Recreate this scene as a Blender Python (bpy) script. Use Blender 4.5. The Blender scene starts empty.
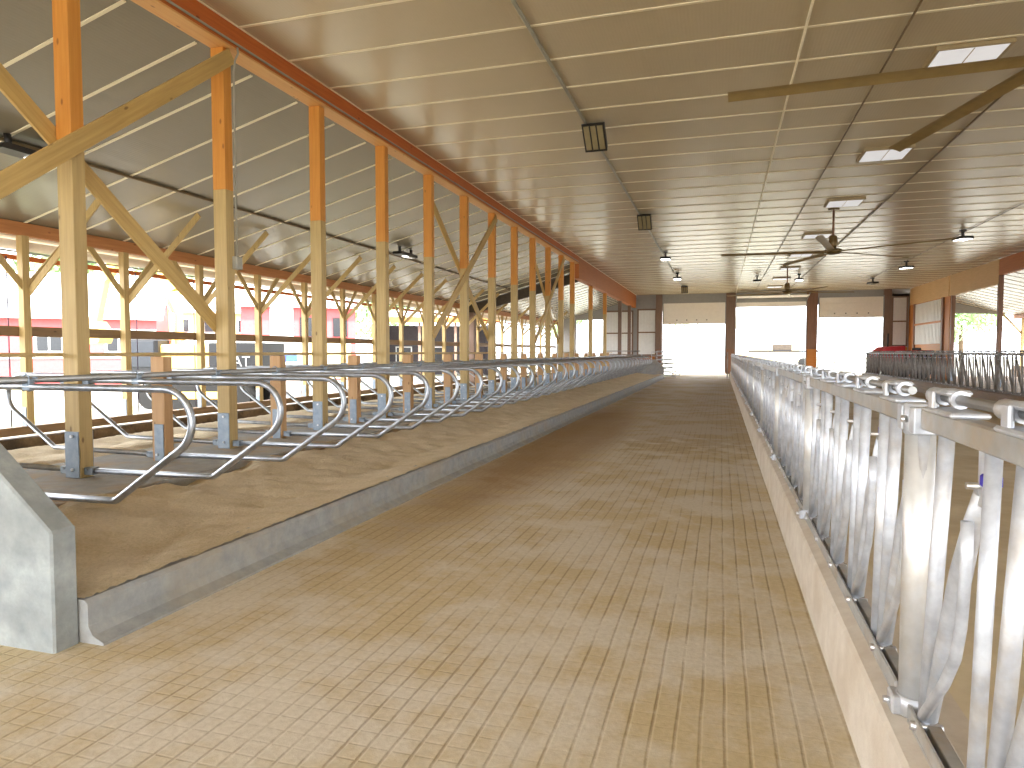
import bpy, bmesh, math, random
from mathutils import Vector, Matrix
random.seed(7)
C = bpy.context.scene.collection
PI = math.pi

# ------------------------------------------------------------------ helpers
def lin(v):
    v /= 255.0
    return v / 12.92 if v <= 0.04045 else ((v + 0.055) / 1.055) ** 2.4
def S(r, g, b):
    return (lin(r), lin(g), lin(b), 1.0)
def soft(c, f):
    l = .3*c[0]+.55*c[1]+.15*c[2]
    return (l+(c[0]-l)*f, l+(c[1]-l)*f, l+(c[2]-l)*f, 1.0)

class MB:
    def __init__(s):
        s.bm = bmesh.new()
    def box(s, x0, x1, y0, y1, z0, z1, bev=0.0):
        b = s.bm
        v = [b.verts.new(p) for p in ((x0,y0,z0),(x1,y0,z0),(x1,y1,z0),(x0,y1,z0),(x0,y0,z1),(x1,y0,z1),(x1,y1,z1),(x0,y1,z1))]
        fs = [b.faces.new([v[i] for i in q]) for q in ((0,3,2,1),(4,5,6,7),(0,1,5,4),(1,2,6,5),(2,3,7,6),(3,0,4,7))]
        if bev:
            es = list({e for f in fs for e in f.edges})
            bmesh.ops.bevel(b, geom=es, offset=bev, segments=1, affect='EDGES', profile=0.5)
        return s
    def beam(s, p, q, w, t, side=(0,0,1), bev=0.0, cut=None):
        """board from p to q; w across (perpendicular, in plane of side), t thick"""
        p, q = Vector(p), Vector(q); d = (q-p).normalized()
        sd = Vector(side); a = (sd - d*sd.dot(d)).normalized(); n = d.cross(a)
        b = s.bm
        vs = []
        for e in (p, q):
            for i, j in ((-1,-1),(1,-1),(1,1),(-1,1)):
                vs.append(b.verts.new(e + a*(i*w/2) + n*(j*t/2)))
        fs = [b.faces.new([vs[i] for i in f]) for f in ((0,1,2,3),(7,6,5,4),(0,4,5,1),(1,5,6,2),(2,6,7,3),(3,7,4,0))]
        if bev:
            bmesh.ops.bevel(b, geom=list({e for f in fs for e in f.edges}), offset=bev, segments=1, affect='EDGES', profile=0.5)
        return s
    def tube(s, pts, r, seg=10, cap=True):
        b = s.bm; pts = [Vector(p) for p in pts]; rings = []
        rr = r if isinstance(r, (list, tuple)) else [r]*len(pts)
        up = None
        for i, p in enumerate(pts):
            d = ((pts[min(i+1, len(pts)-1)]-p).normalized() + (p-pts[max(i-1, 0)]).normalized()).normalized()
            if up is None:
                up = Vector((0,0,1)) if abs(d.z) < .9 else Vector((1,0,0))
            a = (up - d*up.dot(d)).normalized(); n = d.cross(a); up = a
            rings.append([b.verts.new(p + a*(rr[i]*math.cos(2*PI*k/seg)) + n*(rr[i]*math.sin(2*PI*k/seg))) for k in range(seg)])
        for A, B in zip(rings, rings[1:]):
            for k in range(seg):
                f = b.faces.new((A[k], A[(k+1)%seg], B[(k+1)%seg], B[k])); f.smooth = True
        if cap:
            b.faces.new(rings[0][::-1]); b.faces.new(rings[-1])
        return s
    def lathe(s, prof, seg=16, o=(0,0,0)):
        b = s.bm; o = Vector(o)
        rings = [[b.verts.new(o+Vector((r*math.cos(2*PI*k/seg), r*math.sin(2*PI*k/seg), z))) for k in range(seg)] for r, z in prof]
        for A, B in zip(rings, rings[1:]):
            for k in range(seg):
                f = b.faces.new((A[k], A[(k+1)%seg], B[(k+1)%seg], B[k])); f.smooth = True
        b.faces.new(rings[0][::-1]); b.faces.new(rings[-1])
        return s
    def prism(s, poly, axis, a0, a1):
        """extrude 2-D poly along axis: 0 -> poly is (y,z); 1 -> (x,z); 2 -> (x,y)"""
        b = s.bm
        def P(u, v, a):
            return {0:(a,u,v), 1:(u,a,v), 2:(u,v,a)}[axis]
        A = [b.verts.new(P(u,v,a0)) for u, v in poly]; B = [b.verts.new(P(u,v,a1)) for u, v in poly]
        n = len(poly)
        b.faces.new(A); b.faces.new(B[::-1])
        for k in range(n):
            b.faces.new((A[k], B[k], B[(k+1)%n], A[(k+1)%n]))
        return s
    def quad(s, *ps):
        s.bm.faces.new([s.bm.verts.new(p) for p in ps]); return s
    def build(s, name, mat, parent=None, loc=None, rot=None):
        bmesh.ops.recalc_face_normals(s.bm, faces=s.bm.faces[:])
        me = bpy.data.meshes.new(name); s.bm.to_mesh(me); s.bm.free()
        me.materials.append(mat)
        o = bpy.data.objects.new(name, me); C.objects.link(o)
        if parent: o.parent = parent
        if loc: o.location = loc
        if rot: o.rotation_euler = rot
        return o

def tag(o, label=None, cat=None, group=None, kind=None):
    if label: o['label'] = label
    if cat: o['category'] = cat
    if group: o['group'] = group
    if kind: o['kind'] = kind
    return o
def empty(name, loc, label, cat, group=None, rz=0.0):
    o = bpy.data.objects.new(name, None); C.objects.link(o)
    o.location = loc; o.rotation_euler = (0,0,rz); o.empty_display_size = .1
    return tag(o, label, cat, group)
def struct(o, label=None):
    o['kind'] = 'structure'
    if label: o['label'] = label
    return o
def copy_tree(o, parent=None):
    c = o.copy(); C.objects.link(c)
    if parent: c.parent = parent
    for ch in list(o.children):
        copy_tree(ch, c)
    return c
ORD = ['first','second','third','fourth','fifth','sixth','seventh','eighth','ninth','tenth','eleventh','twelfth','thirteenth','fourteenth','fifteenth','sixteenth','seventeenth','eighteenth','nineteenth','twentieth']
TENS = {2:'twenty',3:'thirty',4:'forty'}
def nth(i):            # i counts from 0
    n = i+1
    if n <= 20: return ORD[i]
    if n % 10 == 0: return TENS[n//10][:-1]+'ieth'
    return TENS[n//10]+'-'+ORD[n%10-1]

# ------------------------------------------------------------------ materials
def mat(name):
    m = bpy.data.materials.new(name); m.use_nodes = True
    nt = m.node_tree; return m, nt, nt.nodes['Principled BSDF']
def N(nt, t, **kw):
    n = nt.nodes.new(t)
    for k, v in kw.items():
        if k in n.inputs: n.inputs[k].default_value = v
        else: setattr(n, k, v)
    return n
def L(nt, a, b): nt.links.new(a, b)
def ramp(nt, fac, stops):
    r = nt.nodes.new('ShaderNodeValToRGB'); e = r.color_ramp.elements
    while len(e) < len(stops): e.new(.5)
    for el, (p, c) in zip(e, stops): el.position = p; el.color = c
    L(nt, fac, r.inputs['Fac']); return r.outputs['Color']
def mixc(nt, fac, a, b, mode='MIX'):
    m = nt.nodes.new('ShaderNodeMix'); m.data_type = 'RGBA'; m.blend_type = mode
    if isinstance(fac, (int, float)): m.inputs[0].default_value = fac
    else: L(nt, fac, m.inputs[0])
    for k, v in ((6, a), (7, b)):
        if isinstance(v, tuple): m.inputs[k].default_value = v
        else: L(nt, v, m.inputs[k])
    return m.outputs[2]
def math_(nt, op, a, b=0.0, c=0.0):
    m = nt.nodes.new('ShaderNodeMath'); m.operation = op
    for k, v in enumerate((a, b, c)):
        if isinstance(v, (int, float)): m.inputs[k].default_value = v
        else: L(nt, v, m.inputs[k])
    return m.outputs[0]
def noise(nt, vec, scale, detail=4, rough=.55, stretch=None):
    if stretch:
        mp = nt.nodes.new('ShaderNodeMapping'); mp.inputs['Scale'].default_value = stretch
        L(nt, vec, mp.inputs['Vector']); vec = mp.outputs[0]
    n = N(nt, 'ShaderNodeTexNoise'); n.inputs['Scale'].default_value = scale
    n.inputs['Detail'].default_value = detail; n.inputs['Roughness'].default_value = rough
    L(nt, vec, n.inputs['Vector']); return n.outputs['Fac']
def objvec(nt, rnd=True):
    tc = nt.nodes.new('ShaderNodeTexCoord')
    if not rnd: return tc.outputs['Object']
    oi = nt.nodes.new('ShaderNodeObjectInfo')
    sc = math_(nt, 'MULTIPLY', oi.outputs['Random'], 37.0)
    a = nt.nodes.new('ShaderNodeVectorMath'); a.operation = 'ADD'
    L(nt, tc.outputs['Object'], a.inputs[0]); L(nt, sc, a.inputs[1]); return a.outputs[0]
def bump(nt, bs, h, strength=.3, dist=.01):
    b = nt.nodes.new('ShaderNodeBump'); b.inputs['Strength'].default_value = strength; b.inputs['Distance'].default_value = dist
    L(nt, h, b.inputs['Height']); L(nt, b.outputs[0], bs.inputs['Normal'])

def wood(name, c0, c1, axis=2, rough=.6, knots=True, sat=.9):
    c0, c1 = soft(c0, sat), soft(c1, sat)
    m, nt, bs = mat(name); v = objvec(nt)
    st = [26, 26, 26]; st[axis] = 1.3
    f = noise(nt, v, 1.0, 5, .6, tuple(st))
    g = noise(nt, v, .9, 2, .5)
    col = ramp(nt, f, [(.3, c0), (.7, c1)])
    col = mixc(nt, math_(nt, 'MULTIPLY', g, .5), col, tuple(x*.72 for x in c1[:3])+(1,))
    if knots:
        vo = N(nt, 'ShaderNodeTexVoronoi'); vo.inputs['Scale'].default_value = 1.0
        mp = nt.nodes.new('ShaderNodeMapping'); sk = [5, 5, 5]; sk[axis] = 2.2; mp.inputs['Scale'].default_value = sk
        L(nt, v, mp.inputs['Vector']); L(nt, mp.outputs[0], vo.inputs['Vector'])
        k = ramp(nt, vo.outputs['Distance'], [(.05, (1,1,1,1)), (.1, (0,0,0,1))])
        col = mixc(nt, math_(nt, 'MULTIPLY', k, .75), col, (c0[0]*.3, c0[1]*.22, c0[2]*.2, 1))
    L(nt, col, bs.inputs['Base Color']); bs.inputs['Roughness'].default_value = rough
    bump(nt, bs, f, .25, .004); return m

def metal(name, c0, c1, rough=.4, metallic=.8, scale=9, dirt=None, dirt_amt=.5):
    m, nt, bs = mat(name); v = objvec(nt)
    f = noise(nt, v, scale, 5, .6)
    col = ramp(nt, f, [(.32, c0), (.68, c1)])
    if dirt:
        g = noise(nt, v, 3.5, 6, .65)
        k = ramp(nt, g, [(.5, (0,0,0,1)), (.66, (1,1,1,1))])
        col = mixc(nt, math_(nt, 'MULTIPLY', k, dirt_amt), col, dirt)
    L(nt, col, bs.inputs['Base Color']); bs.inputs['Metallic'].default_value = metallic
    r = math_(nt, 'MULTIPLY_ADD', f, .25, rough-.12); L(nt, r, bs.inputs['Roughness'])
    bump(nt, bs, f, .08, .004); return m

def plain(name, c, rough=.6, metallic=0.0, var=.12, scale=6):
    m, nt, bs = mat(name); v = objvec(nt)
    f = noise(nt, v, scale, 4)
    col = ramp(nt, f, [(.3, tuple(x*(1-var) for x in c[:3])+(1,)), (.7, tuple(min(1, x*(1+var)) for x in c[:3])+(1,))])
    L(nt, col, bs.inputs['Base Color']); bs.inputs['Roughness'].default_value = rough; bs.inputs['Metallic'].default_value = metallic
    return m
def emit(name, c, s):
    m, nt, bs = mat(name); v = objvec(nt)
    f = noise(nt, v, 2.0, 2)
    col = ramp(nt, f, [(.3, tuple(x*.96 for x in c[:3])+(1,)), (.7, c)])
    L(nt, col, bs.inputs['Base Color']); L(nt, col, bs.inputs['Emission Color']); bs.inputs['Emission Strength'].default_value = s
    return m
def concrete(name, c0, c1, stain, amt=.5, scale=2.0):
    m, nt, bs = mat(name); v = objvec(nt, False)
    f = noise(nt, v, scale*4, 8, .65); g = noise(nt, v, scale*.8, 5, .6); h = noise(nt, v, 60, 3, .6)
    col = ramp(nt, f, [(.3, c0), (.72, c1)])
    k = ramp(nt, g, [(.46, (0,0,0,1)), (.62, (1,1,1,1))])
    col = mixc(nt, math_(nt, 'MULTIPLY', k, amt), col, stain)
    L(nt, col, bs.inputs['Base Color']); bs.inputs['Roughness'].default_value = .9
    bump(nt, bs, math_(nt, 'ADD', f, math_(nt, 'MULTIPLY', h, .4)), .35, .01); return m

M = {}
M['post_low'] = wood('treated_post_wood', S(168,138,78), S(196,166,102))
M['post_up'] = wood('orange_post_wood', S(194,122,42), S(216,150,66), sat=1.0)
M['post_short'] = wood('short_post_wood', S(180,132,74), S(200,156,102))
M['board_x'] = wood('yellow_board_wood', S(172,136,64), S(204,168,92), 0)
M['board_y'] = wood('treated_rail_wood', S(166,136,76), S(194,162,98), 1)
M['beam_red'] = wood('red_brown_beam_wood', S(170,80,26), S(194,104,40), 1, sat=1.0)
M['beam_orange'] = wood('orange_beam_wood', S(210,146,66), S(228,172,94), 1)
M['eave_wood'] = wood('eave_beam_wood', S(168,102,44), S(196,128,64), 1)
M['girt'] = wood('brown_girt_wood', S(110,82,46), S(140,106,66), 1)
M['plywood'] = wood('plywood', S(204,164,104), S(224,184,126), 1, knots=False)
M['plywood_red'] = wood('red_plywood', S(166,92,36), S(188,112,50), 1, knots=False, sat=1.0)
M['column'] = wood('weathered_column_wood', S(108,86,72), S(138,108,88))
M['column_red'] = wood('red_column_wood', S(118,80,58), S(146,104,78))
M['kick'] = wood('orange_kickboard_wood', S(176,108,44), S(198,130,60), 0, sat=1.0)
M['galv'] = metal('galvanized_pipe', S(150,155,162), S(186,190,196), .38, .85, 7)
M['galv_rail'] = metal('dull_neck_rail_pipe', S(128,128,126), S(160,160,158), .45, .7, 7, S(130,112,90), .4)
M['galv_white'] = metal('frosted_galvanized', S(176,180,188), S(214,218,224), .45, .5, 10, S(186,164,124), .3)
M['galv_rail_bright'] = metal('rail_galvanized', S(158,158,156), S(186,186,184), .5, .5, 8, S(176,150,108), .5)
M['galv_post'] = metal('galvanized_post', S(190,190,188), S(218,218,216), .4, .55, 6, S(190,166,128), .3)
M['galv_dark'] = metal('shaded_galvanized', S(120,116,112), S(146,140,134), .6, .3, 8, S(116,98,76), .6)  # darker galvanized copy, the backlit row's shade is put into its colour
M['plate'] = metal('blue_grey_bracket', S(122,134,146), S(150,160,170), .55, .5, 10)
M['bolt'] = metal('bolt_steel', S(200,200,204), S(228,228,230), .3, .9, 20)
M['blue'] = plain('blue_bushing', S(50,40,170), .5)
M['black'] = plain('black_fixture', S(34,30,28), .5)
M['rod'] = plain('dark_rod', S(52,44,66), .5)
M['conduit'] = plain('grey_conduit', S(150,146,132), .5)
M['conduit_dark'] = plain('dark_conduit', S(110,92,64), .5)
M['curb'] = concrete('grey_curb_concrete', S(138,141,142), S(166,167,164), S(170,154,126), .35)
M['endwall'] = concrete('pale_wall_concrete', S(134,140,140), S(166,170,167), S(110,112,110), .5)
M['slab'] = concrete('grey_slab_concrete', S(136,134,128), S(160,156,146), S(168,140,100), .6)
M['knee'] = concrete('stained_knee_wall', S(96,78,60), S(132,108,80), S(48,40,32), .8)
M['feedcurb'] = concrete('tan_curb_concrete', S(192,180,164), S(210,200,184), S(178,160,136), .5)
M['feedfloor'] = concrete('feed_lane_concrete', S(190,176,146), S(212,198,168), S(172,150,112), .7, .6)
M['siding'] = plain('white_steel_siding', S(222,222,218), .45, 0, .04)
M['doorpanel'] = plain('door_panel', S(236,230,220), .45, 0, .03)
M['wallsteel'] = plain('grey_steel', S(150,148,144), .55, 0, .05)
M['darkwall'] = plain('dark_boards', S(70,60,50), .8, 0, .25)
M['bronze'] = plain('bronze_fan', S(110,88,50), .35, .3)
M['fan_yellow'] = plain('olive_blade', S(146,124,80), .4, .1)
M['soffit'] = plain('white_curtain', S(232,222,206), .6, 0, .05)
M['trimwhite'] = plain('cream_seam', S(232,222,196), .4, 0, .03)
M['lens'] = emit('gleam_lens', (1,.97,.9,1), 2.0)  # glow stands in for light reflected in the floodlight lenses
M['lightbox'] = emit('lit_box_diffuser', S(230,231,236), .1)
M['glass_dark'] = plain('dark_glass', S(34,36,40), .2)

# alley concrete: sawn grooves both ways, dust over it
def floor_mat():
    m, nt, bs = mat('grooved_alley_concrete'); v = objvec(nt, False)
    sp = nt.nodes.new('ShaderNodeSeparateXYZ'); L(nt, v, sp.inputs[0])
    wob = noise(nt, v, 1.2, 2)
    def groove(u, p, w):
        x = math_(nt, 'ADD', math_(nt, 'DIVIDE', u, p), math_(nt, 'MULTIPLY', wob, .18))
        f = math_(nt, 'ABSOLUTE', math_(nt, 'SUBTRACT', math_(nt, 'FRACT', x), .5))
        return ramp(nt, f, [(w*.3, (1,1,1,1)), (w, (0,0,0,1))])
    gy = groove(sp.outputs[0], .105, .1); gx = groove(sp.outputs[1], .105, .08)
    big = noise(nt, v, .55, 6, .6); mid = noise(nt, v, 2.2, 7, .65); fine = noise(nt, v, 26, 6, .7)
    dust = ramp(nt, math_(nt, 'ADD', math_(nt, 'MULTIPLY', big, .65), math_(nt, 'MULTIPLY', mid, .35)), [(.44, (0,0,0,1)), (.56, (1,1,1,1))])
    bare = ramp(nt, fine, [(.3, S(200,192,176)), (.7, S(220,214,202))])
    dirt = ramp(nt, fine, [(.3, S(184,166,126)), (.7, S(204,186,148))])
    col = mixc(nt, math_(nt, 'MULTIPLY_ADD', dust, .75, .18), bare, dirt)
    keep = math_(nt, 'MULTIPLY_ADD', noise(nt, v, 1.1, 6, .7), 4.6, -1.65)
    xm = ramp(nt, math_(nt, 'ADD', math_(nt, 'MULTIPLY', sp.outputs[0], -.3), math_(nt, 'MULTIPLY', big, .4)), [(.35, (.12,.12,.12,1)), (.75, (.42,.42,.42,1))])
    gg = math_(nt, 'MAXIMUM', gy, math_(nt, 'MULTIPLY', gx, xm))
    gk = math_(nt, 'MULTIPLY', gg, keep); gk2 = nt.nodes.new('ShaderNodeClamp'); L(nt, gk, gk2.inputs[0])
    col = mixc(nt, math_(nt, 'MULTIPLY', gk2.outputs[0], .42), col, S(128,104,74))
    # sand and dirt spilled along the stall curb, darkened for the shade there
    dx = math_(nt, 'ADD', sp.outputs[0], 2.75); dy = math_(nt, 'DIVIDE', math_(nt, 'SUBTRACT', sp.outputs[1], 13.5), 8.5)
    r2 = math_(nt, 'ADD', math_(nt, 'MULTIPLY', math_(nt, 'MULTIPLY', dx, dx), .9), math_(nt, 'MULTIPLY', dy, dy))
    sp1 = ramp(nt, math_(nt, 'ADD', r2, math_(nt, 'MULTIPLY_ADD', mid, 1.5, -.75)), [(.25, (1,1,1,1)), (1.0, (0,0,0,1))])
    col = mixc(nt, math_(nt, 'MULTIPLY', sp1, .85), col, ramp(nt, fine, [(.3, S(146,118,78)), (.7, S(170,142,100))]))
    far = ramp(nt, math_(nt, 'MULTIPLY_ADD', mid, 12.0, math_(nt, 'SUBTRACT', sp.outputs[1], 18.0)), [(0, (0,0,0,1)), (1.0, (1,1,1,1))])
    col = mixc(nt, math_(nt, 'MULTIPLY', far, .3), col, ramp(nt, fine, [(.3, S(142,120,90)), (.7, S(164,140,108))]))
    L(nt, col, bs.inputs['Base Color']); bs.inputs['Roughness'].default_value = .88
    h = math_(nt, 'SUBTRACT', math_(nt, 'MULTIPLY', fine, .5), math_(nt, 'MULTIPLY', gk2.outputs[0], 1.0))
    bump(nt, bs, h, .45, .008); return m
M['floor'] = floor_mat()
M['dirtfloor'] = concrete('dirt_brown_concrete', S(112,94,72), S(138,116,90), S(88,70,52), .6, .8)
def sand_mat():
    m, nt, bs = mat('sand'); v = objvec(nt, False)
    f = noise(nt, v, 40, 8, .7); g = noise(nt, v, 1.6, 6, .65)
    c = mixc(nt, ramp(nt, g, [(.38, (0,0,0,1)), (.64, (1,1,1,1))]), ramp(nt, f, [(.3, S(200,184,154)), (.7, S(224,208,178))]), ramp(nt, f, [(.3, S(184,166,132)), (.7, S(208,190,156))]))
    L(nt, c, bs.inputs['Base Color']); bs.inputs['Roughness'].default_value = .95
    bump(nt, bs, math_(nt, 'ADD', f, math_(nt, 'MULTIPLY', g, 3)), .6, .03); return m
M['sand'] = sand_mat()
def ceil_mat(name, c):
    m, nt, bs = mat(name); v = objvec(nt, False)
    sp = nt.nodes.new('ShaderNodeSeparateXYZ'); L(nt, v, sp.inputs[0])
    w = math_(nt, 'SINE', math_(nt, 'MULTIPLY', sp.outputs[0], 2*PI/.05))
    n = noise(nt, v, .5, 4); n2 = noise(nt, v, 3.0, 3, .5, (1, .25, 1))
    L(nt, ramp(nt, n, [(.3, tuple(x*.94 for x in c[:3])+(1,)), (.7, c)]), bs.inputs['Base Color'])
    bs.inputs['Roughness'].default_value = .24
    h = math_(nt, 'ADD', math_(nt, 'MULTIPLY', w, .0005), math_(nt, 'MULTIPLY', n2, .010))
    bump(nt, bs, h, 1.0, 1.0); return m
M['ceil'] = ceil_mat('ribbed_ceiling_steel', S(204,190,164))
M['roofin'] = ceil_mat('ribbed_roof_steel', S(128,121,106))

def leaf_mat(name, c):
    m, nt, bs = mat(name); v = objvec(nt)
    f = noise(nt, v, .9, 4)
    L(nt, ramp(nt, f, [(.3, tuple(x*.6 for x in c[:3])+(1,)), (.7, c)]), bs.inputs['Base Color']); bs.inputs['Roughness'].default_value = .7
    return m
M['leaf'] = leaf_mat('leaves', S(176,204,146)); M['bark'] = plain('bark', S(90,72,52), .9)
def ground_mat():
    m, nt, bs = mat('pale_gravel'); v = objvec(nt, False)
    f = noise(nt, v, 8, 8, .7); g = noise(nt, v, .12, 4)
    c = mixc(nt, ramp(nt, g, [(.5, (0,0,0,1)), (.66, (1,1,1,1))]), ramp(nt, f, [(.3, S(116,114,108)), (.7, S(140,137,130))]), ramp(nt, f, [(.3, S(110,116,84)), (.7, S(130,132,100))]))
    L(nt, c, bs.inputs['Base Color']); bs.inputs['Roughness'].default_value = .95; return m
M['ground'] = ground_mat()
M['barn_red'] = plain('red_barn_siding', S(206,84,86), .7, 0, .08)
M['barn_cream'] = plain('cream_siding', S(240,212,150), .7, 0, .06)
M['white'] = plain('white_paint', S(236,236,234), .5, 0, .03)
M['roofw'] = plain('pale_steel_roof', S(226,226,226), .45, 0, .03)
M['yellow'] = plain('machine_yellow', S(232,192,104), .45, 0, .06)
M['mach_black'] = plain('machine_black', S(16,16,19), .6)
M['letter'] = plain('grey_white_letters', S(150,150,150), .6)
M['tire'] = plain('tyre_rubber', S(24,23,22), .85)
M['tractor_red'] = plain('tractor_red', S(176,30,40), .45)
M['greyshed'] = plain('grey_board', S(84,80,84), .8, 0, .12)
M['bluepaint'] = plain('blue_paint', S(60,90,170), .5)

# ------------------------------------------------------------------ building shell
Y0, Y1 = -12.0, 55.5           # open near end ... far gable
HX, RX = -6.5, 13.0           # main hall between the two header lines
CZ = 6.22                     # flat ceiling
EX, EZ, SL = -13.0, 4.2, .27  # outer eave, its height, lean-to slope
def roofz(x): return EZ + SL*(x-EX)
def roofzr(x): return EZ + SL*(19.4-x)

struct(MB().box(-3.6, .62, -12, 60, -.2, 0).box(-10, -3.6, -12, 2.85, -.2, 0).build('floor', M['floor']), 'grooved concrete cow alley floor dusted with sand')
struct(MB().box(.86, 7.5, -12, 56, -.2, .12).build('floor_feed', M['feedfloor']), 'tan concrete feed lane floor beyond the headlock row')
struct(MB().box(7.7, 19.6, -12, 56, -.2, 0).build('floor_right', M['dirtfloor']))
struct(MB().box(-13.2, -9.7, -12, 56, -.45, -.2).build('floor_left', M['feedfloor']))
struct(MB().box(-260, 260, -120, 320, -.7, -.26).build('ground', M['ground']))

cb = MB().box(HX-.05, RX+.05, Y0, Y1, CZ, CZ+.08); ceil = struct(cb.build('ceiling', M['ceil']), 'flat ribbed steel ceiling with pale cross seams')
sm = MB(); y = 8.2-1.15*18
while y < Y1-.2:
    if y > Y0: sm.box(HX, RX, y-.022, y+.022, CZ-.014, CZ+.001)
    y += 1.15
sm.build('seam', M['trimwhite'], ceil)
rl = MB().prism([(EX-.7, roofz(EX-.7)), (HX-.02, roofz(HX-.02)), (HX-.02, roofz(HX-.02)+.08), (EX-.7, roofz(EX-.7)+.08)], 1, Y0, Y1)
roofl = struct(rl.build('ceiling_left', M['roofin']), 'sloping ribbed steel lean-to ceiling over the stalls')
sm = MB(); y = 6.6-1.15*17
while y < Y1-.2:
    if y > Y0: sm.prism([(EX, roofz(EX)-.016), (-6.82, roofz(-6.82)-.016), (-6.82, roofz(-6.82)+.001), (EX, roofz(EX)+.001)], 1, y-.024, y+.024)
    y += 1.15
sm.build('seam', M['trimwhite'], roofl)
rr = MB().prism([(RX+.02, roofzr(RX+.02)), (20.1, roofzr(20.1)), (20.1, roofzr(20.1)+.08), (RX+.02, roofzr(RX+.02)+.08)], 1, Y0, Y1)
roofr = struct(rr.build('ceiling_right', M['roofin']))
sm = MB(); y = 1.0
while y < Y1-.2:
    sm.prism([(RX+.1, roofzr(RX+.1)-.016), (19.4, roofzr(19.4)-.016), (19.4, roofzr(19.4)+.001), (RX+.1, roofzr(RX+.1)+.001)], 1, y-.024, y+.024)
    y += 1.15
sm.build('seam', M['trimwhite'], roofr)
# closes the attic over the hall
struct(MB().prism([(HX-.6, CZ+.1), (3.3, 9.2), (RX+.6, CZ+.1)], 1, Y0+.1, Y1+.1).build('ceiling_attic', M['roofw']))

# left header: three-ply beam on the tall posts
hd = empty('header_beam', (-6.64, 0, 5.88), 'red-brown timber header beam along the ceiling edge above the tall stall posts', 'beam')
MB().box(-.15, .15, Y0, 32.2, .03, .34, .004).build('beam_ply', M['beam_red'], hd)
tag(MB().box(-.15, .15, Y0, 32.2, 0, .03, .004).build('bottom_plate', M['beam_orange'], hd), 'orange underside plate of the beam')
MB().box(.13, .17, Y0, Y1-.1, .325, .345).build('edge_trim', M['trimwhite'], hd)
ph = empty('plywood_header', (-6.65, 0, 0), 'deep red-brown plywood header at the far end of the stall posts', 'beam')
y = 32.25
while y < 55:
    MB().box(-.14, .14, y, min(y+2.43, 55.3), 5.2, 6.2, .004).build('plywood_sheet', M['plywood_red'], ph); y += 2.44
cd = MB().tube([(-6.46, Y0+.1, 5.95), (-6.46, 8.0, 5.95), (-6.46, 31.9, 5.95)], .016, 8)
tag(cd.build('conduit', M['conduit']), 'thin grey conduit running along the lower edge of the red-brown header', 'conduit')
d2 = empty('conduit', (-6.57, 8.06, 0), 'grey conduit dropping down the second tall post to a junction box', 'conduit')
MB().tube([(.09, .10, 5.92), (.10, .10, 5.84), (.05, .10, 5.76), (.02, .10, 5.6), (.02, .10, 3.0)], .014, 8).build('pipe', M['conduit'], d2)
MB().box(-.03, .07, .03, .16, 2.86, 3.04, .01).build('junction_box', M['conduit'], d2)

# right header: plywood panels and beam
rh = empty('header_beam', (RX, 0, 0), 'red-brown timber header along the opposite side of the hall ceiling', 'beam')
MB().box(-.12, .12, Y0, 38.8, 5.42, 6.2, .004).build('beam_ply', M['plywood_red'], rh)
rp = empty('plywood_header', (RX, 0, 0), 'pale plywood header above the far side opening of the hall', 'beam')
for a, b in ((38.9, 42.6), (42.62, 46.3), (46.5, 55.2)):
    MB().box(-.11, .11, a, b, 5.0, 6.2, .004).build('plywood_sheet', M['plywood'], rp)

# ------------------------------------------------------------------ stall bed
def bedz(x, y):
    d = abs(x+6.7)
    if d < .75: b = .22
    elif d < 1.35: b = .22 + (d-.75)/.6*.12 - (d-.75)*.02
    else: b = .33 - .11*min(1, (d-1.35)/1.2)
    if d > 2.55: b += (.268-b)*min(1, (d-2.55)/.5)
    n = .007*math.sin(x*13.3+y*9.1+2*math.sin(y*2))+.007*math.sin(y*17.3-x*6.7+1.7*math.sin(x*3))+.012*math.sin(x*2.3+y*1.7)+.010*math.sin(x*5.1-y*3.3+1)+.008*math.sin(y*7.9+x*2.1)
    e = max(.25, min(1, (3.1-d)/.4))
    if .9 < d < 1.4: n += .045*math.sin(y*2.67+.6)+.02*math.sin(y*7.1)
    return b + n*e
bm = bmesh.new(); nx, ny = 90, 560
xs = [-9.86 + 6.32*i/nx for i in range(nx+1)]; ysb = [3.02 + 41.86*(j/ny)**1.35 for j in range(ny+1)]
g = [[bm.verts.new((x, y, bedz(x, y)+random.uniform(-.007, .007))) for x in xs] for y in ysb]
for j in range(ny):
    for i in range(nx):
        f = bm.faces.new((g[j][i], g[j][i+1], g[j+1][i+1], g[j+1][i])); f.smooth = True
me = bpy.data.meshes.new('sand_bedding'); bm.to_mesh(me); bm.free(); me.materials.append(M['sand'])
so = bpy.data.objects.new('sand_bedding', me); C.objects.link(so)
tag(so, 'loose brown sand bedding filling the cow stalls behind the curb', 'sand', kind='stuff')
struct(MB().box(-9.9, -3.6, 3.02, 44.88, -.3, .05).build('floor_bed', M['slab']))
sl = MB().box(-7.75, -5.65, 3.05, 44.8, .05, .335, .01).build('floor_pedestal', M['slab']); struct(sl, 'grey concrete strip under the row of stall posts')
def curb(name, x0, x1, sx, label):
    h = [(x0, -.1), (x1, -.1), (x1, .23), (x1-.02, .25), (x0+.02, .25), (x0, .23)]
    if sx > 0: h = [(x0, -.1), (x1+.13, -.1), (x1+.11, .015), (x1+.03, .05), (x1, .1), (x1, .23), (x1-.03, .255), (x0+.02, .255), (x0, .23)]
    return tag(MB().prism(h, 1, 3.015, 44.9).build(name, M['curb']), label, 'curb')
curb('concrete_curb', -3.72, -3.5, 1, 'long grey concrete curb between the sand bedding and the alley')
curb('concrete_curb', -9.9, -9.68, -1, 'grey concrete curb on the far side of the sand stalls')
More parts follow.
